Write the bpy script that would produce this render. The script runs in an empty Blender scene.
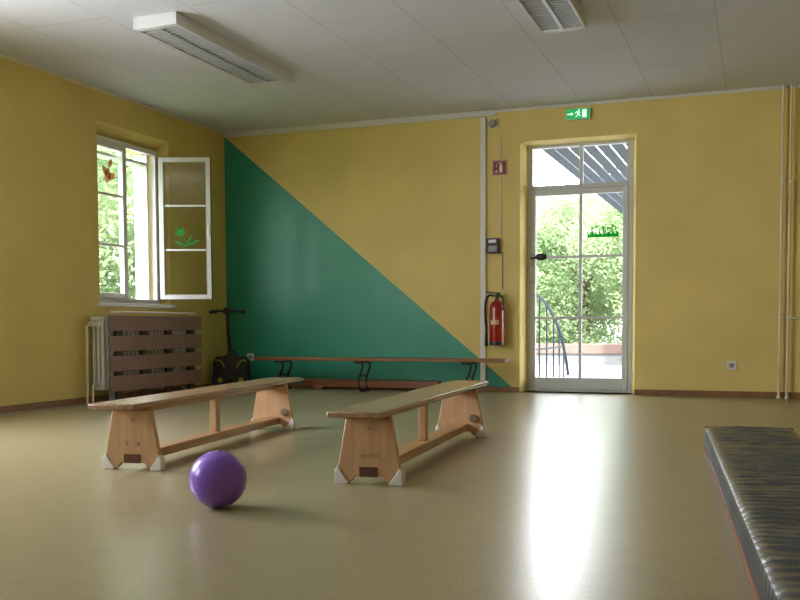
import bpy, bmesh, math, random
from mathutils import Matrix, Vector, noise
random.seed(7)
COL=bpy.context.collection
sc=bpy.context.scene
def lin(c):
    c=c/255.0
    return c/12.92 if c<=0.04045 else ((c+0.055)/1.055)**2.4
def L(r,g,b): return (lin(r),lin(g),lin(b),1)
# ---------------------------------------------------------------- materials
def mat(name,col,rough=0.5,var=0.0,scale=5.0,bump=0.0,bscale=60.0,metal=0.0,spec=0.5,col2=None,emit=0.0,detail=4.0,stretch=None,coat=0.0):
    m=bpy.data.materials.new(name); m.use_nodes=True
    nt=m.node_tree; b=nt.nodes["Principled BSDF"]
    b.inputs["Base Color"].default_value=L(*col)
    b.inputs["Roughness"].default_value=rough
    b.inputs["Metallic"].default_value=metal
    b.inputs["Specular IOR Level"].default_value=spec
    b.inputs["Coat Weight"].default_value=coat
    tc=nt.nodes.new("ShaderNodeTexCoord"); mp=nt.nodes.new("ShaderNodeMapping")
    nt.links.new(tc.outputs["Object"],mp.inputs[0])
    if stretch: mp.inputs["Scale"].default_value=stretch
    if var>0 or col2:
        n=nt.nodes.new("ShaderNodeTexNoise"); n.inputs["Scale"].default_value=scale; n.inputs["Detail"].default_value=detail
        nt.links.new(mp.outputs[0],n.inputs["Vector"])
        r=nt.nodes.new("ShaderNodeValToRGB"); r.color_ramp.elements[0].position=0.3; r.color_ramp.elements[1].position=0.7
        if col2: a,c=L(*col2),L(*col)
        else:
            c0=L(*col); a=tuple(x*(1-var) for x in c0[:3])+(1,); c=tuple(min(1,x*(1+var)) for x in c0[:3])+(1,)
        r.color_ramp.elements[0].color=a; r.color_ramp.elements[1].color=c
        nt.links.new(n.outputs[0],r.inputs[0]); nt.links.new(r.outputs[0],b.inputs["Base Color"])
    if bump>0:
        n2=nt.nodes.new("ShaderNodeTexNoise"); n2.inputs["Scale"].default_value=bscale
        nt.links.new(mp.outputs[0],n2.inputs["Vector"])
        bp=nt.nodes.new("ShaderNodeBump"); bp.inputs["Strength"].default_value=bump; bp.inputs["Distance"].default_value=0.01
        nt.links.new(n2.outputs[0],bp.inputs["Height"]); nt.links.new(bp.outputs[0],b.inputs["Normal"])
    if emit>0:
        b.inputs["Emission Color"].default_value=L(*col); b.inputs["Emission Strength"].default_value=emit
    return m
YEL=(228,207,130)
m_wall=mat("yellow_plaster",(220,197,116),0.75,0.07,1.3,0.1,180)
# back wall: yellow with green triangle paint
m_back=mat("yellow_green_paint",YEL,0.6,0.07,1.3,0.1,180)
nt=m_back.node_tree; b=nt.nodes["Principled BSDF"]
old=b.inputs["Base Color"].links[0].from_socket
tc=nt.nodes.new("ShaderNodeTexCoord"); sx=nt.nodes.new("ShaderNodeSeparateXYZ"); nt.links.new(tc.outputs["Object"],sx.inputs[0])
ma=nt.nodes.new("ShaderNodeMath"); ma.operation='MULTIPLY_ADD'; nt.links.new(sx.outputs[0],ma.inputs[0]); ma.inputs[1].default_value=0.833; nt.links.new(sx.outputs[2],ma.inputs[2])
lt=nt.nodes.new("ShaderNodeMath"); lt.operation='LESS_THAN'; nt.links.new(ma.outputs[0],lt.inputs[0]); lt.inputs[1].default_value=2.86
gn=nt.nodes.new("ShaderNodeTexNoise"); gn.inputs["Scale"].default_value=1.5; nt.links.new(tc.outputs["Object"],gn.inputs["Vector"])
gr=nt.nodes.new("ShaderNodeValToRGB"); gr.color_ramp.elements[0].position=.3; gr.color_ramp.elements[1].position=.7
gr.color_ramp.elements[0].color=L(46,148,124); gr.color_ramp.elements[1].color=L(54,158,132); nt.links.new(gn.outputs[0],gr.inputs[0])
mx=nt.nodes.new("ShaderNodeMix"); mx.data_type='RGBA'
nt.links.new(lt.outputs[0],mx.inputs["Factor"]); nt.links.new(old,mx.inputs["A"]); nt.links.new(gr.outputs[0],mx.inputs["B"])
nt.links.new(mx.outputs["Result"],b.inputs["Base Color"])
rm=nt.nodes.new("ShaderNodeMath"); rm.operation='MULTIPLY_ADD'; nt.links.new(lt.outputs[0],rm.inputs[0]); rm.inputs[1].default_value=-0.34; rm.inputs[2].default_value=0.7
nt.links.new(rm.outputs[0],b.inputs["Roughness"])
# ceiling panels
m_ceil=mat("ceiling_panels",(213,217,229),0.85,0.02,3,0.1,120)
nt=m_ceil.node_tree; b=nt.nodes["Principled BSDF"]; old=b.inputs["Base Color"].links[0].from_socket
tc=nt.nodes.new("ShaderNodeTexCoord"); mp=nt.nodes.new("ShaderNodeMapping"); nt.links.new(tc.outputs["Object"],mp.inputs[0])
mp.inputs["Rotation"].default_value=(0,0,math.radians(90)); mp.inputs["Location"].default_value=(0.3,0.0,0)
br=nt.nodes.new("ShaderNodeTexBrick"); nt.links.new(mp.outputs[0],br.inputs["Vector"])
br.offset=0.5; br.inputs["Scale"].default_value=1.0; br.inputs["Mortar Size"].default_value=0.005; br.inputs["Mortar Smooth"].default_value=0.3
br.inputs["Brick Width"].default_value=1.4; br.inputs["Row Height"].default_value=0.68
br.inputs["Color1"].default_value=(1,1,1,1); br.inputs["Color2"].default_value=(.97,.97,.97,1); br.inputs["Mortar"].default_value=(.72,.71,.69,1)
mx=nt.nodes.new("ShaderNodeMix"); mx.data_type='RGBA'; mx.blend_type='MULTIPLY'; mx.inputs["Factor"].default_value=1
nt.links.new(old,mx.inputs["A"]); nt.links.new(br.outputs[0],mx.inputs["B"]); nt.links.new(mx.outputs["Result"],b.inputs["Base Color"])
# floor linoleum: speckle plus faint broad mottling
m_floor=mat("linoleum_floor",(170,159,125),0.28,0.0,90,0,60,col2=(148,138,105),spec=0.5,detail=3)
nt=m_floor.node_tree; b=nt.nodes["Principled BSDF"]; old=b.inputs["Base Color"].links[0].from_socket
tc=nt.nodes.new("ShaderNodeTexCoord"); n=nt.nodes.new("ShaderNodeTexNoise"); n.inputs["Scale"].default_value=9; n.inputs["Detail"].default_value=3; nt.links.new(tc.outputs["Object"],n.inputs["Vector"])
r=nt.nodes.new("ShaderNodeMapRange"); r.inputs[1].default_value=.3; r.inputs[2].default_value=.7; r.inputs[3].default_value=.92; r.inputs[4].default_value=1.02; nt.links.new(n.outputs[0],r.inputs[0])
vs=nt.nodes.new("ShaderNodeVectorMath"); vs.operation='SCALE'; nt.links.new(old,vs.inputs[0]); nt.links.new(r.outputs[0],vs.inputs["Scale"]); nt.links.new(vs.outputs[0],b.inputs["Base Color"])

m_white=mat("white_gloss_paint",(224,224,222),0.35,0.02,8)
m_doorw=mat("cool_white_door_paint",(214,218,224),0.35,0.02,8)
m_white2=mat("offwhite_plastic",(228,228,226),0.4)
m_lampw=mat("lamp_white_enamel",(210,212,216),0.4)
m_pipe=mat("cream_pipe_paint",(226,216,184),0.4,0.04,6)
m_base=mat("brown_skirting",(136,100,66),0.5,0.12,10)
m_wood=mat("beech_wood",(192,152,108),0.35,0,2.5,0.0,60,col2=(164,122,82),stretch=(14,1.2,14),detail=6)
m_woodleg=mat("honey_plywood",(204,168,128),0.4,0,3,0,60,col2=(188,148,110),stretch=(12,12,1.6),detail=5)
m_woodtop=mat("worn_board_varnish",(172,140,108),0.24,0,2.5,0.0,60,col2=(138,106,78),stretch=(16,0.8,14),detail=6,coat=0.15)
m_red_wood=mat("redbrown_wood",(156,96,58),0.35,0,2,0,60,col2=(124,72,42),stretch=(1,14,14))
m_brown=mat("brown_board",(150,104,66),0.35,0,2,0,60,col2=(120,78,48),stretch=(1,14,14))
m_slat=mat("mauve_brown_slat",(150,119,112),0.5,0.08,5)
m_dark=mat("dark_slat_upright",(84,64,58),0.7,0.1,5)
m_rubber=mat("white_rubber",(222,222,220),0.5)
m_brownrub=mat("brown_rubber",(92,50,36),0.6)
m_black=mat("black_metal",(22,22,24),0.4,spec=.5)
m_blackp=mat("black_plastic",(26,26,28),0.35)
m_grey=mat("grey_plastic",(150,150,148),0.5)
m_steel=mat("steel",(180,180,178),0.3,metal=1.0)
m_red=mat("red_enamel",(156,22,22),0.25,coat=0.5)
m_signred=mat("red_sign",(146,32,30),0.5)
m_signwhite=mat("white_sign_print",(235,235,230),0.5)
m_label=mat("pale_label",(210,190,150),0.5)
m_purple=mat("purple_vinyl",(126,84,196),0.30,0.03,3,coat=0.15)
m_exit=mat("green_exit_panel",(40,170,96),0.4,emit=0.6)
m_exitw=mat("white_exit_print",(220,255,235),0.4,emit=0.9)
m_lime=mat("lime_stripe",(160,176,50),0.4)
m_vinyl=mat("grey_mat_vinyl",(82,87,92),0.27,0.0,6,spec=.8,metal=.3)
m_vinyls=mat("mat_side_vinyl",(52,55,58),0.4,spec=.5)
m_orange=mat("reddish_mat_base",(130,80,60),0.6,0.1,8)
m_refl=mat("lamp_reflector",(172,174,176),0.35,metal=0.2)
m_blue=mat("blue_grey_rail",(44,56,78),0.4)
m_canopy=mat("grey_canopy_timber",(58,68,82),0.7,0.12,5)
m_conc=mat("pale_concrete",(150,150,150),0.8,0.06,2)
m_grass=mat("grass_ground",(90,115,60),0.9,0.2,2)
m_bark=mat("bark",(90,72,54),0.9,0.2,8)
m_roof=mat("grey_red_tiles",(108,88,80),0.8,0.1,10)
m_pale=mat("pale_render",(120,122,122),0.8,0.05,4)
def leafmat(name,c1,c2,mixf=.5):
    m=bpy.data.materials.new(name); m.use_nodes=True; nt=m.node_tree; nt.nodes.clear()
    o=nt.nodes.new("ShaderNodeOutputMaterial"); d=nt.nodes.new("ShaderNodeBsdfDiffuse"); t=nt.nodes.new("ShaderNodeBsdfTranslucent"); x=nt.nodes.new("ShaderNodeMixShader"); x.inputs[0].default_value=mixf
    tc=nt.nodes.new("ShaderNodeTexCoord"); n=nt.nodes.new("ShaderNodeTexNoise"); n.inputs["Scale"].default_value=1.2; n.inputs["Detail"].default_value=8
    r=nt.nodes.new("ShaderNodeValToRGB"); r.color_ramp.elements[0].position=.38; r.color_ramp.elements[1].position=.62; r.color_ramp.elements[0].color=L(*c1); r.color_ramp.elements[1].color=L(*c2)
    nt.links.new(tc.outputs["Object"],n.inputs["Vector"]); nt.links.new(n.outputs[0],r.inputs[0]); nt.links.new(r.outputs[0],d.inputs[0]); nt.links.new(r.outputs[0],t.inputs[0])
    nt.links.new(d.outputs[0],x.inputs[1]); nt.links.new(t.outputs[0],x.inputs[2]); nt.links.new(x.outputs[0],o.inputs[0]); return m
m_leaf=leafmat("leaves",(124,146,104),(158,174,134))
m_decal=leafmat("green_sticker",(16,120,40),(20,128,44),.5)
m_decall=leafmat("tulip_green_sticker",(70,170,84),(76,178,90),.5)
m_decalr=leafmat("orange_brown_sticker",(134,88,58),(144,98,66),.6)
m_glass=bpy.data.materials.new("window_glass"); m_glass.use_nodes=True; nt=m_glass.node_tree; nt.nodes.clear()
o=nt.nodes.new("ShaderNodeOutputMaterial"); t=nt.nodes.new("ShaderNodeBsdfTransparent"); t.inputs[0].default_value=(.99,.995,.99,1); g=nt.nodes.new("ShaderNodeBsdfGlossy"); g.inputs["Roughness"].default_value=.02
f=nt.nodes.new("ShaderNodeLayerWeight"); f.inputs[0].default_value=.5; pw=nt.nodes.new("ShaderNodeMath"); pw.operation='POWER'; pw.inputs[1].default_value=5; m2=nt.nodes.new("ShaderNodeMath"); m2.operation='MULTIPLY_ADD'; m2.inputs[1].default_value=.9; m2.inputs[2].default_value=.015
nt.links.new(f.outputs["Facing"],pw.inputs[0]); nt.links.new(pw.outputs[0],m2.inputs[0]); x=nt.nodes.new("ShaderNodeMixShader")
nt.links.new(m2.outputs[0],x.inputs[0]); nt.links.new(t.outputs[0],x.inputs[1]); nt.links.new(g.outputs[0],x.inputs[2]); nt.links.new(x.outputs[0],o.inputs[0])
# ---------------------------------------------------------------- mesh helpers
class MB:
    def __init__(s): s.bm=bmesh.new()
    def box(s,x0,x1,y0,y1,z0,z1):
        v=[s.bm.verts.new((x,y,z)) for x in (x0,x1) for y in (y0,y1) for z in (z0,z1)]
        for f in ((0,1,3,2),(4,6,7,5),(0,4,5,1),(2,3,7,6),(0,2,6,4),(1,5,7,3)): s.bm.faces.new([v[i] for i in f])
        return s
    def quad(s,*p):
        s.bm.faces.new([s.bm.verts.new(q) for q in p]); return s
    def flat(s,pts,d,axis='y'):
        s.bm.faces.new([s.bm.verts.new({'y':(u,d,w),'x':(d,u,w)}[axis]) for u,w in pts]); return s
    def disc(s,cu,cw,r,d,axis='y',n=12):
        return s.flat([(cu+r*math.cos(2*math.pi*k/n),cw+r*math.sin(2*math.pi*k/n)) for k in range(n)],d,axis)
    def prism(s,pts,a,b,axis='y'):
        def P(u,w,d):
            return {'y':(u,d,w),'x':(d,u,w),'z':(u,w,d)}[axis]
        A=[s.bm.verts.new(P(u,w,a)) for u,w in pts]; B=[s.bm.verts.new(P(u,w,b)) for u,w in pts]
        s.bm.faces.new(A); s.bm.faces.new(B[::-1]); n=len(pts)
        for i in range(n): s.bm.faces.new([A[i],B[i],B[(i+1)%n],A[(i+1)%n]])
        return s
    def cyl(s,p0,p1,r,r2=None,seg=20):
        p0=Vector(p0);p1=Vector(p1); d=p1-p0; q=d.to_track_quat('Z','Y').to_matrix().to_4x4()
        M=Matrix.Translation((p0+p1)/2)@q
        bmesh.ops.create_cone(s.bm,cap_ends=True,segments=seg,radius1=r,radius2=r if r2 is None else r2,depth=d.length,matrix=M); return s
    def sph(s,c,r,sc=(1,1,1),seg=32):
        bmesh.ops.create_uvsphere(s.bm,u_segments=seg,v_segments=seg//2,radius=r,matrix=Matrix.Translation(c)@Matrix.Diagonal((*sc,1))); return s
    def lathe(s,prof,c=(0,0,0),seg=32):
        rings=[]
        for r,z in prof:
            rings.append([s.bm.verts.new((c[0]+r*math.cos(2*math.pi*i/seg),c[1]+r*math.sin(2*math.pi*i/seg),c[2]+z)) for i in range(seg)])
        for a,b in zip(rings,rings[1:]):
            for i in range(seg): s.bm.faces.new([a[i],a[(i+1)%seg],b[(i+1)%seg],b[i]])
        s.bm.faces.new(rings[0][::-1]); s.bm.faces.new(rings[-1]); return s
    def tube(s,pts,r,seg=10,closed=False):
        pts=[Vector(p) for p in pts]; n=len(pts); rings=[]; up=None
        for i,p in enumerate(pts):
            if closed: t=(pts[(i+1)%n]-pts[i-1]).normalized()
            else: t=(pts[min(i+1,n-1)]-pts[max(i-1,0)]).normalized()
            if up is None: up=t.orthogonal().normalized()
            up=(up-t*up.dot(t)).normalized(); w=t.cross(up)
            rings.append([s.bm.verts.new(p+r*(math.cos(2*math.pi*k/seg)*up+math.sin(2*math.pi*k/seg)*w)) for k in range(seg)])
        pr=list(zip(rings,rings[1:]))+([(rings[-1],rings[0])] if closed else [])
        for a,b in pr:
            for k in range(seg): s.bm.faces.new([a[k],a[(k+1)%seg],b[(k+1)%seg],b[k]])
        if not closed: s.bm.faces.new(rings[0][::-1]); s.bm.faces.new(rings[-1])
        return s
    def obj(s,name,m,parent=None,bevel=0,loc=(0,0,0),rot=0,smooth=True,label=None,norm=True):
        if norm: bmesh.ops.recalc_face_normals(s.bm,faces=s.bm.faces)
        me=bpy.data.meshes.new(name); s.bm.to_mesh(me); s.bm.free()
        me.materials.append(m)
        if smooth:
            me.polygons.foreach_set("use_smooth",[True]*len(me.polygons)); me.set_sharp_from_angle(angle=math.radians(35))
        ob=bpy.data.objects.new(name,me); COL.objects.link(ob); ob.location=loc; ob.rotation_euler=(0,0,rot)
        if parent: ob.parent=parent
        if bevel: 
            bv=ob.modifiers.new("b",'BEVEL'); bv.width=bevel; bv.segments=2; bv.limit_method='ANGLE'
        if label: ob["label"]=label
        return ob
def thing(name,label,cat,loc=(0,0,0),rot=0,group=None):
    e=bpy.data.objects.new(name,None); e.empty_display_size=.1; COL.objects.link(e); e.location=loc; e.rotation_euler=(0,0,rot)
    e["label"]=label; e["category"]=cat
    if group: e["group"]=group
    return e
def tag(o,label,cat,group=None):
    o["label"]=label;o["category"]=cat
    if group:o["group"]=group
    return o
def struct(o,label=None):
    o["kind"]="structure"
    if label:o["label"]=label
    return o
def bez(p0,p1,p2,p3,n=14):
    p0,p1,p2,p3=map(Vector,(p0,p1,p2,p3)); r=[]
    for i in range(n+1):
        t=i/n; r.append((1-t)**3*p0+3*(1-t)**2*t*p1+3*(1-t)*t*t*p2+t**3*p3)
    return r
# ---------------------------------------------------------------- room shell
H=2.9; XR=8.8; YB=-12.2
def wall(name,s0,s1,holes,P,m,label):
    M=MB()
    for side in (0,1):
        ss=sorted({s0,s1}|{h[side][0] for h in holes}|{h[side][1] for h in holes})
        zz=sorted({0,H}|{h[side][2] for h in holes}|{h[side][3] for h in holes})
        vs={}
        def V(a,c):
            k=(a,c)
            if k not in vs: vs[k]=M.bm.verts.new(P(a,c,side))
            return vs[k]
        for a,b_ in zip(ss,ss[1:]):
            for c,d in zip(zz,zz[1:]):
                cx,cz=(a+b_)/2,(c+d)/2
                if any(h[side][0]<cx<h[side][1] and h[side][2]<cz<h[side][3] for h in holes): continue
                M.bm.faces.new([V(a,c),V(b_,c),V(b_,d),V(a,d)])
    for f,k in holes:
        fc=[(f[0],f[2]),(f[1],f[2]),(f[1],f[3]),(f[0],f[3])]; kc=[(k[0],k[2]),(k[1],k[2]),(k[1],k[3]),(k[0],k[3])]
        for i in range(4):
            j=(i+1)%4
            M.quad(P(*fc[i],0),P(*fc[j],0),P(*kc[j],1),P(*kc[i],1))
    bmesh.ops.remove_doubles(M.bm,verts=M.bm.verts,dist=1e-5)
    o=M.obj(name,m,smooth=False); struct(o,label); return o
wall("wall_back",-0.22,XR+.2,[((3.45,4.61,0,2.56),(3.50,4.53,0,2.535))],lambda s,z,k:(s,0.3*k,z),m_back,"yellow wall with a green painted triangle")
wall("wall_left",YB,0,[((-2.27,-1.12,.92,2.60),(-2.27,-1.22,.92,2.45)),((-6.4,-5.1,.92,2.6),(-6.4,-5.1,.92,2.6)),((-8.9,-7.6,.92,2.6),(-8.9,-7.6,.92,2.6))],lambda s,z,k:(-0.22*k,s,z),m_wall,"yellow plastered wall with a window")
wall("wall_right",YB,0,[],lambda s,z,k:(XR+.2*k,s,z),m_wall,"yellow plastered wall")
wall("wall_front",0,XR,[],lambda s,z,k:(s,YB-.2*k,z),m_wall,"yellow plastered wall")
struct(MB().box(-.22,XR+.2,YB-.2,.3,-.1,0).obj("floor",m_floor,smooth=False),"glossy tan linoleum floor")
struct(MB().box(-.22,XR+.2,YB-.2,.3,H,H+.1).obj("ceiling",m_ceil,smooth=False),"off-white panelled ceiling")
M=MB(); M.box(0.0,3.45,-.018,0,0,.055); M.box(4.61,XR,-.018,0,0,.055); struct(M.obj("baseboard_back",m_base,bevel=.003))
struct(MB().box(0,.018,YB,-.018,0,.055).obj("baseboard_left",m_base,bevel=.003))
struct(MB().box(0.02,3.2,-.025,0,H-.06,H).obj("trim_1",m_white,bevel=.004),"white ceiling trim strip")
struct(MB().box(3.2,XR,-.012,0,H-.03,H).obj("trim_2",m_white,bevel=.003),"thin white ceiling trim strip")
struct(MB().box(0,.012,YB,-.02,H-.03,H).obj("trim_3",m_pipe,bevel=.003),"thin cream ceiling trim strip")
# ---------------------------------------------------------------- door
def frame_rect(M,x0,x1,z0,z1,t,y0,y1,bottom=True,tb=None):
    M.box(x0,x0+t,y0,y1,z0,z1); M.box(x1-t,x1,y0,y1,z0,z1); M.box(x0+t,x1-t,y0,y1,z1-t,z1)
    if bottom: M.box(x0+t,x1-t,y0,y1,z0,z0+(tb or t))
door=thing("door_1","glazed white terrace door with transom window","door",(4.015,.2,0)); del door["category"]; struct(door)
hx=.541
M=MB(); frame_rect(M,-hx,hx,0,2.555,.04,0,.07,True,.025); M.box(-hx+.04,hx-.04,0,.07,2.085,2.13); M.box(.005,.04,0,.07,2.13,2.515)
M.box(-hx+.04,-hx+.06,.0,.05,2.13,2.515);M.box(hx-.06,hx-.04,.0,.05,2.13,2.515)
M.obj("door_frame",m_doorw,door,bevel=.004)
MB().box(-hx+.05,hx-.05,.04,.046,2.13,2.52).obj("transom_glass",m_glass,door,smooth=False)
leaf=MB(); frame_rect(leaf,-.5,.5,.028,2.082,.055,-.012,.05,True,.12)
leaf.box(.005,.035,0,.045,.148,2.03); leaf.box(-.445,.445,0,.045,1.38,1.405); leaf.box(-.445,.445,0,.045,.755,.78)
leaf=leaf.obj("door_leaf",m_doorw,door,bevel=.004)
MB().box(-.45,.45,.02,.026,.145,2.03).obj("glass_pane",m_glass,leaf,smooth=False)
MB().box(-.488,-.462,-.018,-.012,1.30,1.44).obj("handle_plate",m_steel,leaf,bevel=.002,label="narrow steel handle plate")
M=MB(); M.cyl((-.475,-.018,1.385),(-.475,-.06,1.385),.012); M.tube([(-.475,-.06,1.385),(-.44,-.064,1.388),(-.36,-.062,1.385)],.011)
M.obj("door_handle",m_black,leaf,label="black lever handle")
M=MB(); M.sph((-.385,-.01,1.40),.05,(1.25,.25,.75),20); M.cyl((-.385,0,1.4),(-.385,.02,1.4),.02); M.obj("lock_guard",m_black,leaf,label="black oval knob plate")
M=MB(); M.cyl((-.475,-.012,1.14),(-.475,-.03,1.14),.016); M.obj("key_cylinder",m_steel,leaf)
M=MB(); Y=.016
M.flat([(.085,1.583),(.405,1.583),(.40,1.612),(.09,1.612)],Y)
def blade(x,z,dx,h,w,k):
    M.flat([(x-w,z),(x+w,z),(x+dx+w*.4,z+h*.7),(x+dx*1.6,z+h),(x+dx*.6-w,z+h*.6)],Y-.0002*(k+1))
for i in range(17): blade(.10+i*.0185,1.607,random.uniform(-.025,.025),random.uniform(.035,.085),.008,i)
for j,(cx,cz) in enumerate(((.14,1.675),(.18,1.69),(.25,1.68),(.30,1.67),(.345,1.69),(.38,1.672))):
    for k in range(3):
        M.disc(cx+.012*math.cos(k*2.1),cz+.010*math.sin(k*2.1),.010,Y-.004-j*.0006-k*.0002,n=7)
M.obj("sticker",m_decal,leaf,smooth=False,label="green grassy plant window sticker",norm=False)
# ---------------------------------------------------------------- left window
win=thing("window_1","white casement window with one sash open","window",(-.15,-2.27,.92)); del win["category"]; struct(win)
W=1.09;HT=1.58
def framey(M,y0,y1,z0,z1,t,x0,x1):
    M.box(x0,x1,y0,y0+t,z0,z1); M.box(x0,x1,y1-t,y1,z0,z1); M.box(x0,x1,y0+t,y1-t,z1-t,z1); M.box(x0,x1,y0+t,y1-t,z0,z0+t)
M=MB(); framey(M,0,W,0,HT,.05,0,.06); M.box(0,.06,.51,.56,.05,HT-.05); M.obj("window_frame",m_white,win,bevel=.004)
M=MB(); M.box(-.16,0,W-.11,W-.075,-.02,HT-.05); M.box(-.16,0,.02,W-.11,HT-.16,HT-.13); M.obj("reveal_lining",m_white,win,bevel=.003,label="white reveal lining")
M=MB(); framey(M,.045,.53,.05,HT-.05,.05,.02,.075); M.box(.03,.06,.09,.48,.55,.575); M.box(.03,.06,.09,.48,1.03,1.055); fs=M.obj("window_sash",m_white,win,bevel=.004)
MB().box(.04,.045,.09,.49,.1,HT-.1).obj("glass_pane",m_glass,fs,smooth=False)
def leafpts(cx,cz,a,l,w):
    pts=[]
    for t,s in ((0,0),(.25,.8),(.5,1),(.8,.6),(1,0),(.8,-.6),(.5,-1),(.25,-.8)):
        u=t*l; v=s*w; pts.append((cx+u*math.cos(a)-v*math.sin(a),cz+u*math.sin(a)+v*math.cos(a)))
    return pts
M=MB(); q=0
for cy,cz,a,l,w_ in ((.26,1.14,75,.17,.05),(.28,1.20,20,.13,.035),(.28,1.22,130,.12,.035),(.30,1.30,60,.10,.03)):
    M.flat(leafpts(cy,cz,math.radians(a),l,w_),.047+q*.0003,'x'); q+=1
M.obj("sticker",m_decalr,fs,smooth=False,label="faint orange-brown leaf window sticker",norm=False)
M=MB(); frame_rect(M,0,.535,0,1.46,.048,-.02,.025); M.box(.048,.487,-.008,.012,.50,.52); M.box(.048,.487,-.008,.012,.955,.975)
sash=M.obj("window_sash",m_white,win,bevel=.004,loc=(.075,W-.01,.055),rot=math.radians(20.5),label="white window sash swung open into the room")
M=MB(); frame_rect(M,-.004,.540,-.004,1.464,.010,-.012,.014); M.obj("gasket",m_blackp,sash,label="dark rubber edge seal")
M=MB(); frame_rect(M,.046,.489,.046,1.414,.006,-.022,-.018); M.obj("glazing_seal",m_grey,sash,label="grey glazing seal")
MB().box(.045,.49,0,.005,.045,1.42).obj("glass_pane",m_glass,sash,smooth=False)
M=MB(); q=[0]
def lf(*a):
    q[0]+=1; M.flat(leafpts(*a),-.003-.0003*q[0])
M.flat([(.262,.54),(.27,.54),(.258,.63),(.24,.67),(.232,.665),(.25,.62)],-.003)
for a,l in ((100,.10),(130,.12),(160,.10)): lf(.25,.66,math.radians(a),l,.018)
lf(.265,.545,math.radians(25),.18,.014); lf(.265,.545,math.radians(150),.13,.012); lf(.265,.545,math.radians(60),.14,.012)
M.obj("sticker",m_decall,sash,smooth=False,label="light green tulip window sticker",norm=False)
M=MB(); M.box(.505,.525,-.035,-.02,.66,.78); M.box(.505,.525,-.05,-.035,.66,.69); M.obj("window_handle",m_white2,sash)
struct(MB().box(-.2,.05,-2.30,-1.10,.885,.92).obj("trim_4",m_white,bevel=.006),"white window sill")
def simple_window(name,x,y0,y1,z0,z1,n):
    M=MB(); framey(M,y0,y1,z0,z1,.06,x-.03,x+.03)
    for i in range(1,n):
        yy=y0+(y1-y0)*i/n; M.box(x-.03,x+.03,yy-.03,yy+.03,z0+.06,z1-.06)
    struct(M.obj(name,m_white),"white framed window")
simple_window("window_2",-.11,-6.4,-5.1,.92,2.6,2); simple_window("window_3",-.11,-8.9,-7.6,.92,2.6,2)
# ---------------------------------------------------------------- gym benches
def gym_bench(label,loc,rot,group,ya,yb):
    e=thing("gym_bench",label,"bench",loc,rot,group)
    HB=.337
    M=MB(); M.box(-.122,.122,ya,yb,HB-.026,HB); M.obj("seat_board",m_woodtop,e,bevel=.008)
    M=MB(); M.box(-.03,.03,-.9,.94,HB-.06,HB-.026); M.obj("rail",m_wood,e,bevel=.003)
    for s,yy in ((0,-.95),(1,.90)):
        M=MB(); pts=[(-.148,.012),(-.078,.012),(-.062,.035),(.062,.035),(.078,.012),(.148,.012),(.148,.05),(.102,HB-.03),(-.102,HB-.03),(-.148,.05)]
        M.prism(pts,yy,yy+.03); leg=M.obj("leg",m_woodleg,e,bevel=.004)
        for q in (-1,1):
            M=MB(); M.prism([(q*.157,0),(q*.095,0),(q*.095,.012),(q*.122,.045),(q*.142,.078),(q*.157,.06)],yy-.008,yy+.038); M.obj("foot",m_rubber,leg,bevel=.004,label="white rubber foot")
        d=-1 if s==0 else 1; yf=yy-.001 if s==0 else yy+.031
        M=MB(); M.box(-.042,.042,min(yf,yf+d*.006),max(yf,yf+d*.006),.034,.078); M.obj("hook_plate",m_brownrub,leg,bevel=.002,label="brown hook plate")
        for bx,bz in ((-.03,.13),(.03,.13),(0,HB-.09)): MB().cyl((bx,yf,bz),(bx,yf+d*.007,bz),.007).obj("bolt",m_steel,leg)
        if s==1: MB().cyl((.085,yy-.001,.12),(.085,yy-.012,.12),.024).obj("bracket",m_steel,leg,label="round steel bracket")
        M=MB(); M.box(-.10,.10,yy-.035,yy,HB-.046,HB-.028); M.obj("batten",m_red_wood,leg,bevel=.003)
    M=MB(); M.box(-.05,.05,-.92,.90,.04,.085); M.obj("stretcher",m_wood,e,bevel=.006)
    M=MB(); M.box(-.02,.02,-.025,.025,.085,HB-.06); M.obj("post",m_woodleg,e,bevel=.004)
    return e
gb="wooden gym benches in the middle of the floor"
gym_bench("long wooden gym bench with trapezoid legs beside the purple ball",(2.80,-4.86,0),math.radians(6.6),gb,-1.14,1.20)
gym_bench("long wooden gym bench with trapezoid legs nearer the door",(4.09,-4.88,0),math.radians(4.4),gb,-1.15,1.20)
o=MB().sph((0,0,0),.11,seg=64).obj("exercise_ball",m_purple,loc=(3.816,-6.507,.11)); tag(o,"shiny purple rubber ball on the linoleum floor","ball")
o.data.set_sharp_from_angle(angle=math.pi)
M=MB(); M.cyl((0,-.006,.1085),(0,-.006,.1105),.006); v=M.obj("valve",m_white2,o)
# ---------------------------------------------------------------- back wall low bench
e=thing("low_bench","long brown wooden bench on curved black iron feet along the wall","bench",(2.0,-.38,0))
MB().box(-1.38,1.42,-.12,.12,.325,.36).obj("seat_board",m_brown,e,bevel=.006)
for xx in (-1.08,-.15,1.02):
    M=MB()
    for yy in (-.1,.1):
        M.tube([(xx-.05,yy,.312),(xx+.04,yy,.310)]+bez((xx+.04,yy,.31),(xx+.08,yy,.24),(xx-.06,yy,.12),(xx+.03,yy,.012)),.012)
    M.tube([(xx+.03,-.11,.012),(xx+.03,.11,.012)],.011); M.tube([(xx-.0,-.1,.17),(xx,.1,.17)],.008)
    M.obj("leg",m_black,e,label="curved black iron leg")
e=thing("balance_beam","brown wooden beam lying on the floor beneath the long bench","beam",(1.85,-.13,0))
MB().box(-.78,.78,-.05,.05,.03,.11).obj("beam",m_red_wood,e,bevel=.006)
for xx in (-.6,.6): MB().box(xx-.05,xx+.05,-.06,.06,0,.03).obj("foot",m_brown,e,bevel=.004)
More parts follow.
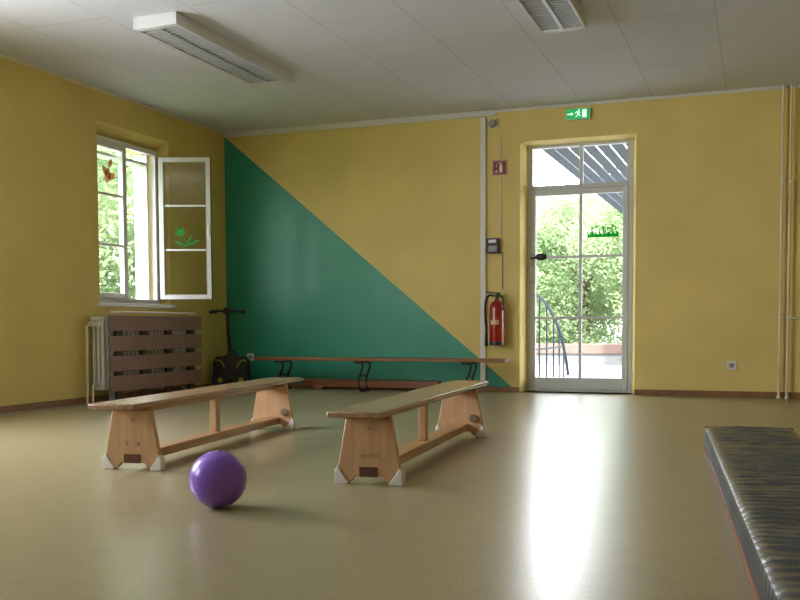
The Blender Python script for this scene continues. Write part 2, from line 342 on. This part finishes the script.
# ---------------------------------------------------------------- conduit + wall devices
tag(MB().box(0,.055,-.03,0,0,2.77).obj("cable_channel",m_white2,bevel=.003,loc=(3.04,0,.06)),"white vertical cable channel on the wall","cable channel")
e=thing("alarm_siren","small round white alarm siren below the ceiling","alarm",(3.17,0.001,2.76)); MB().box(-.05,.05,-.02,0,-.05,.05).obj("base",m_white2,e,bevel=.006); M=MB(); M.cyl((0,-.02,0),(0,-.07,0),.045,.035); M.obj("siren_dome",m_grey,e,bevel=.004)
tag(MB().tube([(0,0,0),(0,0,1.0)],.006).obj("cable",m_white2,loc=(3.25,-.006,1.62)),"thin white cable running down the wall","cable")
tag(MB().tube([(0,0,0),(.0,0,.38)],.006).obj("cable",m_grey,loc=(3.27,-.006,1.07)),"thin grey cable above the fire extinguisher","cable")
e=thing("fire_extinguisher_sign","square red sign with white extinguisher symbol on the wall","sign",(3.24,-.012,2.31))
MB().box(-.075,.075,0,.01,-.075,.075).obj("plate",m_signred,e,bevel=.002)
M=MB(); w=.005
for a in ((-.07,.07,.066,.07),(-.07,.07,-.07,-.066),(-.07,-.066,-.066,.066),(.066,.07,-.066,.066)): M.box(a[0],a[1],-.002,0,a[2],a[3])
M.prism([(-.005,-.05),(.03,-.05),(.03,.02),(.022,.032),(.003,.032),(-.005,.02)],-.002,0); M.box(.006,.018,-.002,0,.032,.045); M.box(-.01,.028,-.002,0,.045,.052)
M.prism([(-.012,.046),(-.01,.052),(-.035,.035),(-.04,.0),(-.034,.0),(-.03,.032)],-.002,0); M.prism([(-.05,-.05),(-.02,-.05),(-.035,-.015)],-.002,0)
M.obj("symbol",m_signwhite,e,smooth=False)
e=thing("wall_device","small black wall device with pale label panel","wall device",(3.18,-.001,1.51))  # a plain black device box rather than a telephone
MB().box(-.066,.066,-.06,0,-.078,.078).obj("housing",m_blackp,e,bevel=.008)
MB().box(-.045,.035,-.063,-.06,.03,.062).obj("label_panel",m_white2,e)
MB().box(-.045,.045,-.07,-.06,-.06,-.0).obj("hatch",m_grey,e,bevel=.003)
# fire extinguisher
e=thing("fire_extinguisher","red fire extinguisher with black hose hanging on the wall","fire extinguisher",(3.235,-.10,.50))
MB().lathe([(.055,0),(.074,.012),(.076,.03),(.076,.36),(.070,.40),(.05,.43),(.025,.445),(.022,.46)]).obj("cylinder",m_red,e)
MB().lathe([(.06,-.012),(.078,-.008),(.0785,.022),(.077,.028)]).obj("base_ring",m_blackp,e)
M=MB(); M.cyl((0,0,.455),(0,0,.495),.02); M.box(-.09,.03,-.014,.014,.495,.508); M.prism([(-.11,.53),(-.02,.515),(.03,.515),(.03,.527),(-.02,.53),(-.11,.545)],-.014,.014); M.box(.0,.03,-.012,.012,.5,.53); M.obj("valve_lever",m_blackp,e)
M=MB(); M.tube(bez((-.03,0,.49),(-.13,-.02,.56),(-.12,-.05,.35),(-.098,-.05,.18))+[(-.098,-.05,.05)],.012); M.cyl((-.098,-.05,.10),(-.098,-.05,-.02),.014,.018); M.tube(bez((.03,0,.49),(.09,-.02,.5),(.09,-.05,.40),(.07,-.05,.34)),.009); M.obj("hose",m_blackp,e)
M=MB()
seg=10
for i in range(seg):
    a0=math.radians(-130+70*i/seg);a1=math.radians(-130+70*(i+1)/seg); r=.0772
    M.quad((r*math.cos(a0),r*math.sin(a0),.20),(r*math.cos(a1),r*math.sin(a1),.20),(r*math.cos(a1),r*math.sin(a1),.25),(r*math.cos(a0),r*math.sin(a0),.25))
M.obj("label_band",m_label,e)
M=MB(); M.box(-.03,.03,.07,.101,.25,.40); M.obj("wall_bracket",m_steel,e)
# exit sign
e=thing("emergency_exit_sign","green illuminated exit sign with running figure above the door","exit sign",(4.045,-.041,2.785)); e.scale=(.9,.9,.9)
MB().box(-.135,.135,0,.045,-.062,.062).obj("housing",m_white2,e,bevel=.004)
MB().box(-.130,.130,-.004,0,-.057,.057).obj("panel",m_exit,e)
M=MB(); y0,y1=-.0065,-.004
M.sph((.012,-.005,.036),.009,(1,.2,1),10)
M.prism([(-.004,.026),(.012,.026),(.012,-.002),(.030,-.022),(.024,-.030),(.002,-.008),(-.006,-.03),(-.028,-.034),(-.028,-.027),(-.012,-.023),(-.004,.0)],y0,y1)
M.prism([(.010,.024),(.03,.010),(.027,.005),(.008,.017)],y0,y1); M.prism([(-.002,.026),(-.024,.020),(-.028,.004),(-.022,.003),(-.018,.014),(-.002,.019)],y0,y1)
M.box(.05,.095,y0,y1,-.042,.044)
M.prism([(-.115,.006),(-.075,.006),(-.075,.020),(-.045,-.0),(-.075,-.020),(-.075,-.006),(-.115,-.006)],y0,y1)
M.obj("pictogram",m_exitw,e,smooth=False,label="white running figure, arrow and doorway")
def socket(x,z,lab):
    e=thing("wall_socket",lab,"socket",(x,-.001,z),0,"white wall sockets")
    MB().box(-.043,.043,-.012,0,-.043,.043).obj("cover_plate",m_white2,e,bevel=.004)
    MB().lathe([(.024,0),(.022,.002)]).obj("socket_insert",m_grey,e).matrix_local=Matrix.Translation((0,-.0125,0))@Matrix.Rotation(math.radians(90),4,'X')
    for q in (-.009,.009): MB().cyl((q,-.014,0),(q,-.0152,0),.003).obj("socket_hole",m_blackp,e)
socket(5.52,.30,"white wall socket to the side of the glazed door"); socket(.31,.34,"white wall socket on the green wall")
for xx,lab in ((5.94,"slim cream heating pipe running from floor to ceiling"),(6.01,"slim cream heating pipe with a branch, floor to ceiling")):
    e=thing("heating_pipe",lab,"pipe",(xx,-.05,0),0,"vertical heating pipes")
    M=MB(); M.cyl((0,0,0),(0,0,H),.011); M.obj("pipe",m_pipe,e)
    if xx>6: MB().tube([(0,0,.75),(.6,0,.75),(.9,0,.75)],.01).obj("branch_pipe",m_pipe,e)
    for z in (0,.74,2.0): MB().cyl((0,0,z),(0,0,z+.02),.018).obj("pipe_collar",m_white2,e)
    MB().cyl((0,0,.752),(0,.05,.752),.006).obj("pipe_clamp",m_white2,e)
# ---------------------------------------------------------------- radiator: separate rounded columns
e=thing("radiator","cream ribbed column radiator beneath the window","radiator",(.12,-1.68,0))
M=MB(); n=26
for i in range(n):
    yy=-.78+i*1.56/(n-1)
    for xx in (-.045,.0,.045): M.cyl((xx,yy,.15),(xx,yy,.76),.017,seg=10)
    M.box(-.062,.062,yy-.022,yy+.022,.755,.79); M.box(-.062,.062,yy-.022,yy+.022,.12,.155)
M.cyl((0,-.78,.72),(0,.78,.72),.02); M.cyl((0,-.78,.17),(0,.78,.17),.02)
M.obj("ribs",m_white,e)
M=MB(); M.tube([(0,-.78,.17),(0,-.86,.17),(0,-.875,.15),(0,-.875,0)],.012); M.obj("return_pipe",m_pipe,e)
M=MB(); M.tube([(0,-.78,.72),(0,-.9,.72),(-.01,-.925,.70),(-.02,-.925,0)],.012); M.obj("supply_pipe",m_pipe,e)
M=MB(); M.cyl((0,-.83,.72),(0,-.88,.72),.025); M.cyl((.02,-.855,.72),(.07,-.855,.72),.022,.026); M.obj("valve",m_white2,e)
for q in (-.6,.6): MB().box(-.02,.02,q-.02,q+.02,0,.12).obj("foot",m_white,e)
e=thing("radiator_cover","mauve-brown slatted wooden guard in front of the radiator","radiator cover",(.225,-1.69,0))
for z0 in (.10,.285,.47,.655):
    MB().box(0,.022,-.76,.76,z0,z0+.142).obj("slat",m_slat,e,bevel=.004)
for yy in (-.6,-.2,.2,.6): MB().box(-.03,0,yy-.05,yy+.05,0,.785).obj("upright",m_dark,e,bevel=.003)
M=MB(); M.tube([(-.01,-.72,.83),(-.01,.70,.83)],.009); M.cyl((-.01,-.6,.785),(-.01,-.6,.83),.006); M.cyl((-.01,.6,.785),(-.01,.6,.83),.006);M.obj("towel_rail",m_white2,e)
# ---------------------------------------------------------------- kids exercise bike
e=thing("exercise_bike","small black exercise bike with lime trim in the corner","exercise bike",(.27,-.36,0),math.radians(20))
M=MB(); M.prism([(-.12,.05),(-.20,.12),(-.20,.30),(-.16,.36),(-.05,.37),(-.03,.43),(.03,.43),(.05,.37),(.16,.36),(.20,.31),(.20,.12),(.12,.05)],-.06,.06); M.obj("body",m_blackp,e,bevel=.015)
for wx in (-.115,.115):
    M=MB(); M.cyl((wx,-.085,.10),(wx,.085,.10),.098,seg=32); wh=M.obj("wheel",m_black,e,bevel=.01)
    MB().cyl((wx,-.0855,.10),(wx,-.092,.10),.028).obj("hub",m_lime,wh,label="lime green hub")
def fl(b,y=-.0625): return [(p.x,y,p.z) for p in b]
for c in (((-.17,0,.31),(-.13,0,.34),(-.09,0,.30),(-.07,0,.24)),((.17,0,.31),(.13,0,.34),(.09,0,.30),(.07,0,.24))):
    MB().tube(fl(bez(*c)),.007).obj("trim_line",m_lime,e,label="lime green trim line")
M=MB(); M.tube([(-.01,0,.38),(-.03,0,.6),(-.04,0,.84)],.022); M.obj("stem",m_black,e)
M=MB(); M.tube(bez((-.22,-.03,.85),(-.13,.0,.87),(.05,.0,.87),(.14,-.03,.85)),.014); M.cyl((-.24,-.035,.85),(-.15,-.015,.858),.02); M.cyl((.07,-.012,.858),(.16,-.035,.85),.02); M.box(-.08,0,-.03,.03,.83,.90);M.obj("handlebar",m_black,e,bevel=.003)
for s in (-1,1): MB().box(-.04,.04,min(s*.06,s*.14),max(s*.06,s*.14),.13+s*.02,.15+s*.02).obj("pedal",m_black,e,bevel=.003)
# ---------------------------------------------------------------- gym mat
e=thing("gym_mat","long shiny dark grey ribbed vinyl gym mat on the floor","mat",(5.485,-4.10,0),math.radians(5.3))
LM=3.9; WM=.46; PER=.07
M=MB(); ny=1000; nx=24; bm=M.bm; g=[]
def nz(a,b,s): return noise.noise(Vector((a,b,s)))
def ribf(yy,x): return .5+.5*math.cos(2*math.pi*(yy+.045*nz(x*3.5,yy*3.2,1.7))/PER)
def zt_(yy,x):
    t=x/WM; ed=min(1,min(t,1-t)/.14)
    return .126+ed*((.0065+.004*nz(x*6,yy*6,9.1))*ribf(yy,x)+.004*nz(x*9,yy*20,4.2)+.0015*nz(x*22,yy*50,7.7))
for j in range(ny+1):
    yy=-LM*j/ny; row=[]
    for i in range(nx+1):
        t=i/nx; x=t*WM
        z=zt_(yy,x)
        if i in (0,nx): z=.119
        row.append(bm.verts.new((x,yy,z)))
    g.append(row)
for j in range(ny):
    for i in range(nx): bm.faces.new([g[j][i],g[j][i+1],g[j+1][i+1],g[j+1][i]])
top=M.obj("mat_top",m_vinyl,e); top.data.set_sharp_from_angle(angle=math.pi)
M=MB(); bm=M.bm
for side in (0,1):
    prev=None
    for j in range(ny+1):
        yy=-LM*j/ny; x=0 if side==0 else WM; sgn=-1 if side==0 else 1
        bul=.004*ribf(yy,x)
        col=[bm.verts.new((x,yy,.119)),bm.verts.new((x+sgn*bul*1.2,yy,.09)),bm.verts.new((x+sgn*bul,yy,.045)),bm.verts.new((x,yy,.018))]
        if prev:
            for k in range(3): bm.faces.new([prev[k],prev[k+1],col[k+1],col[k]])
        prev=col
M.box(0.0,WM,-.006,.002,.016,.128); M.box(0.0,WM,-LM,-LM+.004,.016,.124)
M.obj("mat_side",m_vinyls,e)
MB().box(-.005,WM,-LM,0,0,.020).obj("mat_base",m_orange,e,bevel=.004,label="dull reddish base strip")
# ---------------------------------------------------------------- ceiling lamps
def lamp(loc,lab,LX,LY):
    e=thing("ceiling_lamp",lab,"ceiling lamp",loc,0,"fluorescent ceiling lamps")
    hz=.09
    M=MB(); M.box(-LX,-LX+.018,-LY,LY,-hz,0); M.box(LX-.018,LX,-LY,LY,-hz,0); M.box(-LX+.018,LX-.018,-LY,-LY+.05,-hz,0); M.box(-LX+.018,LX-.018,LY-.05,LY,-hz,0); M.box(-LX+.018,LX-.018,-LY+.05,LY-.05,-.012,0)
    M.obj("housing",m_lampw,e,bevel=.004)
    M=MB(); n=32
    for i in range(n):
        yy=-LY+.07+i*(2*LY-.14)/(n-1); M.box(-LX+.018,LX-.018,yy-.006,yy+.006,-hz+.003,-.06)
    M.box(-.012,.012,-LY+.05,LY-.05,-hz+.001,-.06); M.obj("louvre",m_refl,e)
    for xx in (-.065,.065):
        M=MB(); M.cyl((xx,-LY+.055,-.03),(xx,LY-.055,-.03),.013); M.obj("tube",m_white2,e)
lamp((1.73,-2.98,H),"white louvred fluorescent ceiling lamp, switched off",.18,.86)
lamp((4.41,-3.50,H),"white louvred fluorescent ceiling lamp, switched off",.165,.82)
# ---------------------------------------------------------------- outside
o=MB().box(-40,40,.31,40,-.14,-.04).obj("ground",m_conc,smooth=False); struct(o,"pale paved ground outside")
o=MB().box(-40,-.23,-30,.3,-.9,-.8).obj("ground",m_grass,smooth=False); struct(o,"grass outside the window")
def make_leaves(n,rx,ry,rz,sz,seed):
    random.seed(seed); bm=bmesh.new()
    cl=[]
    for _ in range(110):
        p=Vector((random.uniform(-.88,.88),random.uniform(-.88,.88),random.uniform(-.92,.9)))
        top=.62+.3*math.sin(p.x*4+seed)*math.cos(p.y*3+1)
        if p.z>top: p.z=random.uniform(-.9,top)
        cl.append(p)
    for i in range(n):
        c=random.choice(cl); d=Vector((random.gauss(0,1),random.gauss(0,1),random.gauss(0,1)))*.10
        p=c+d
        p=Vector((max(-1,min(1,p.x))*rx,max(-1,min(1,p.y))*ry,max(-1,p.z)*rz))
        a=Vector((random.gauss(0,1),random.gauss(0,1),random.gauss(0,1))).normalized(); b_=a.orthogonal().normalized(); s=sz*random.uniform(.6,1.3)
        v=[bm.verts.new(p+q) for q in (a*s,b_*s*.45,-a*s,-b_*s*.45)]; bm.faces.new(v)
    me=bpy.data.meshes.new("foliage"); bm.to_mesh(me); bm.free(); me.materials.append(m_leaf); return me
fol=make_leaves(60000,2.3,2.0,2.1,.05,3); fol2=make_leaves(60000,2.3,2.0,2.1,.05,5)
def tree(x,y,zb,s,k):
    e=thing("tree","leafy green tree in bright daylight outside","tree",(x,y,zb),0,"trees outside")
    e.scale=(s,s,s)
    f=bpy.data.objects.new("foliage",fol if k%2 else fol2); COL.objects.link(f); f.parent=e; f.location=(0,0,2.1)
    M=MB(); M.cyl((0,0,0),(.05,.05,1.6),.16,.1); M.cyl((.05,.05,1.5),(.5,.3,2.8),.08,.03); M.cyl((.05,.05,1.4),(-.6,.1,2.7),.08,.03); M.obj("trunk",m_bark,e)
for k,(x,y,zb,s) in enumerate([(2.0,12.2,-.05,1.05),(-3.2,12.4,-.05,1.05),(7.2,12.2,-.05,1.05),(12.4,12.4,-.05,1.05),(-.6,18,-.05,1.25),(5.5,18.2,-.05,1.25),
   (-6.4,4.3,-.82,1.42),(-13.2,8.2,-.82,1.4),(-6.5,-2.0,-.82,1.4),(-13.4,1.5,-.82,1.4)]): tree(x,y,zb,s,k)
e=thing("garden_wall","low pale garden wall with dull tile coping outside","wall",(0,7.9,-.04))
MB().box(-2,14,0,.25,0,.20).obj("masonry",m_pale,e,smooth=False)
MB().box(-2,14,-.05,.30,.20,.38).obj("coping",m_roof,e,bevel=.01)
e=thing("stair_railing","curved blue-grey metal stair railing outside the door","railing",(3.44,0,0))
path=[(0,.45,1.04)]+bez((0,.6,1.04),(0,1.3,1.02),(0,2.3,.75),(0,2.75,.05))
MB().tube(path,.020).obj("handrail",m_blue,e)
MB().tube([(0,.45,.42),(0,1.3,.42),(0,2.35,.42)],.012).obj("mid_rail",m_blue,e)
for yy in (.6,1.0,1.4,1.8,2.15,2.45):
    zz=min(path,key=lambda p:abs(p[1]-yy))[2]
    M=MB(); M.cyl((0,yy,zz),(0,yy,-.04),.010); M.obj("baluster",m_blue,e)
e=thing("wooden_canopy","slatted blue-grey timber canopy over the terrace","canopy",(3.55,.35,2.62))
for i in range(22):
    x=i*.15
    MB().box(x-.064,x+.064,0,7.0,0,.02).obj("slat",m_canopy,e)
for yy in (.55,3.5,6.6): MB().box(-.05,3.25,yy,yy+.06,.02,.12).obj("beam",m_canopy,e)
for px,py in ((3.2,.58),(3.2,6.63)): MB().box(px-.04,px+.04,py-.03,py+.03,-2.66,.02).obj("post",m_canopy,e)
# ---------------------------------------------------------------- light
w=bpy.data.worlds.new("sky"); sc.world=w; w.use_nodes=True; nt=w.node_tree
bg=nt.nodes["Background"]; bg.inputs[0].default_value=(.92,.95,1.0,1)
tc=nt.nodes.new("ShaderNodeTexCoord"); vm=nt.nodes.new("ShaderNodeVectorMath"); vm.operation='DOT_PRODUCT'
D=Vector((-.22,1,.23)).normalized(); vm.inputs[1].default_value=D; nt.links.new(tc.outputs["Generated"],vm.inputs[0])  # bright spot added to the sky beyond the door, for the floor streak
mxx=nt.nodes.new("ShaderNodeMath"); mxx.operation='MAXIMUM'; mxx.inputs[1].default_value=0; nt.links.new(vm.outputs["Value"],mxx.inputs[0])
pw=nt.nodes.new("ShaderNodeMath"); pw.operation='POWER'; pw.inputs[1].default_value=220; nt.links.new(mxx.outputs[0],pw.inputs[0])
md=nt.nodes.new("ShaderNodeMath"); md.operation='MULTIPLY_ADD'; md.inputs[1].default_value=20; md.inputs[2].default_value=10; nt.links.new(pw.outputs[0],md.inputs[0]); nt.links.new(md.outputs[0],bg.inputs[1])
def area(name,loc,rot,sx,sy,power,col=(1,1,1)):
    l=bpy.data.lights.new(name,'AREA'); l.shape='RECTANGLE'; l.size=sx; l.size_y=sy; l.energy=power; l.color=col
    o=bpy.data.objects.new(name,l); COL.objects.link(o); o.location=loc; o.rotation_euler=rot
area("daylight_left_a",(-.3,-5.75,1.76),(0,math.radians(-90),0),1.6,1.2,175,(.96,.96,1))
area("daylight_left_b",(-.3,-8.25,1.76),(0,math.radians(-90),0),1.6,1.2,50,(.96,.96,1))
sl=bpy.data.lights.new("sun",'SUN'); sl.energy=13; sl.angle=math.radians(3); so=bpy.data.objects.new("sun",sl); COL.objects.link(so)
so.rotation_euler=Vector((-.15,1,-1.0)).to_track_quat('-Z','Y').to_euler(); so.location=(4,-14,12)
# ---------------------------------------------------------------- camera
F=960; PY=375.3
cam=bpy.data.objects.new("camera",bpy.data.cameras.new("camera")); COL.objects.link(cam)
cam.data.sensor_width=36; cam.data.lens=F/800*36; cam.data.shift_y=(PY-300)/800
R=Matrix.Rotation(math.radians(20.5),4,'Z')@Matrix.Rotation(math.radians(87),4,'X')@Matrix.Rotation(math.radians(-0.25),4,'Z')
cam.matrix_world=Matrix.Translation((5.76,-9.70,0.70))@R
sc.camera=cam
sc.view_settings.view_transform='Standard'
sc.view_settings.exposure=0.1
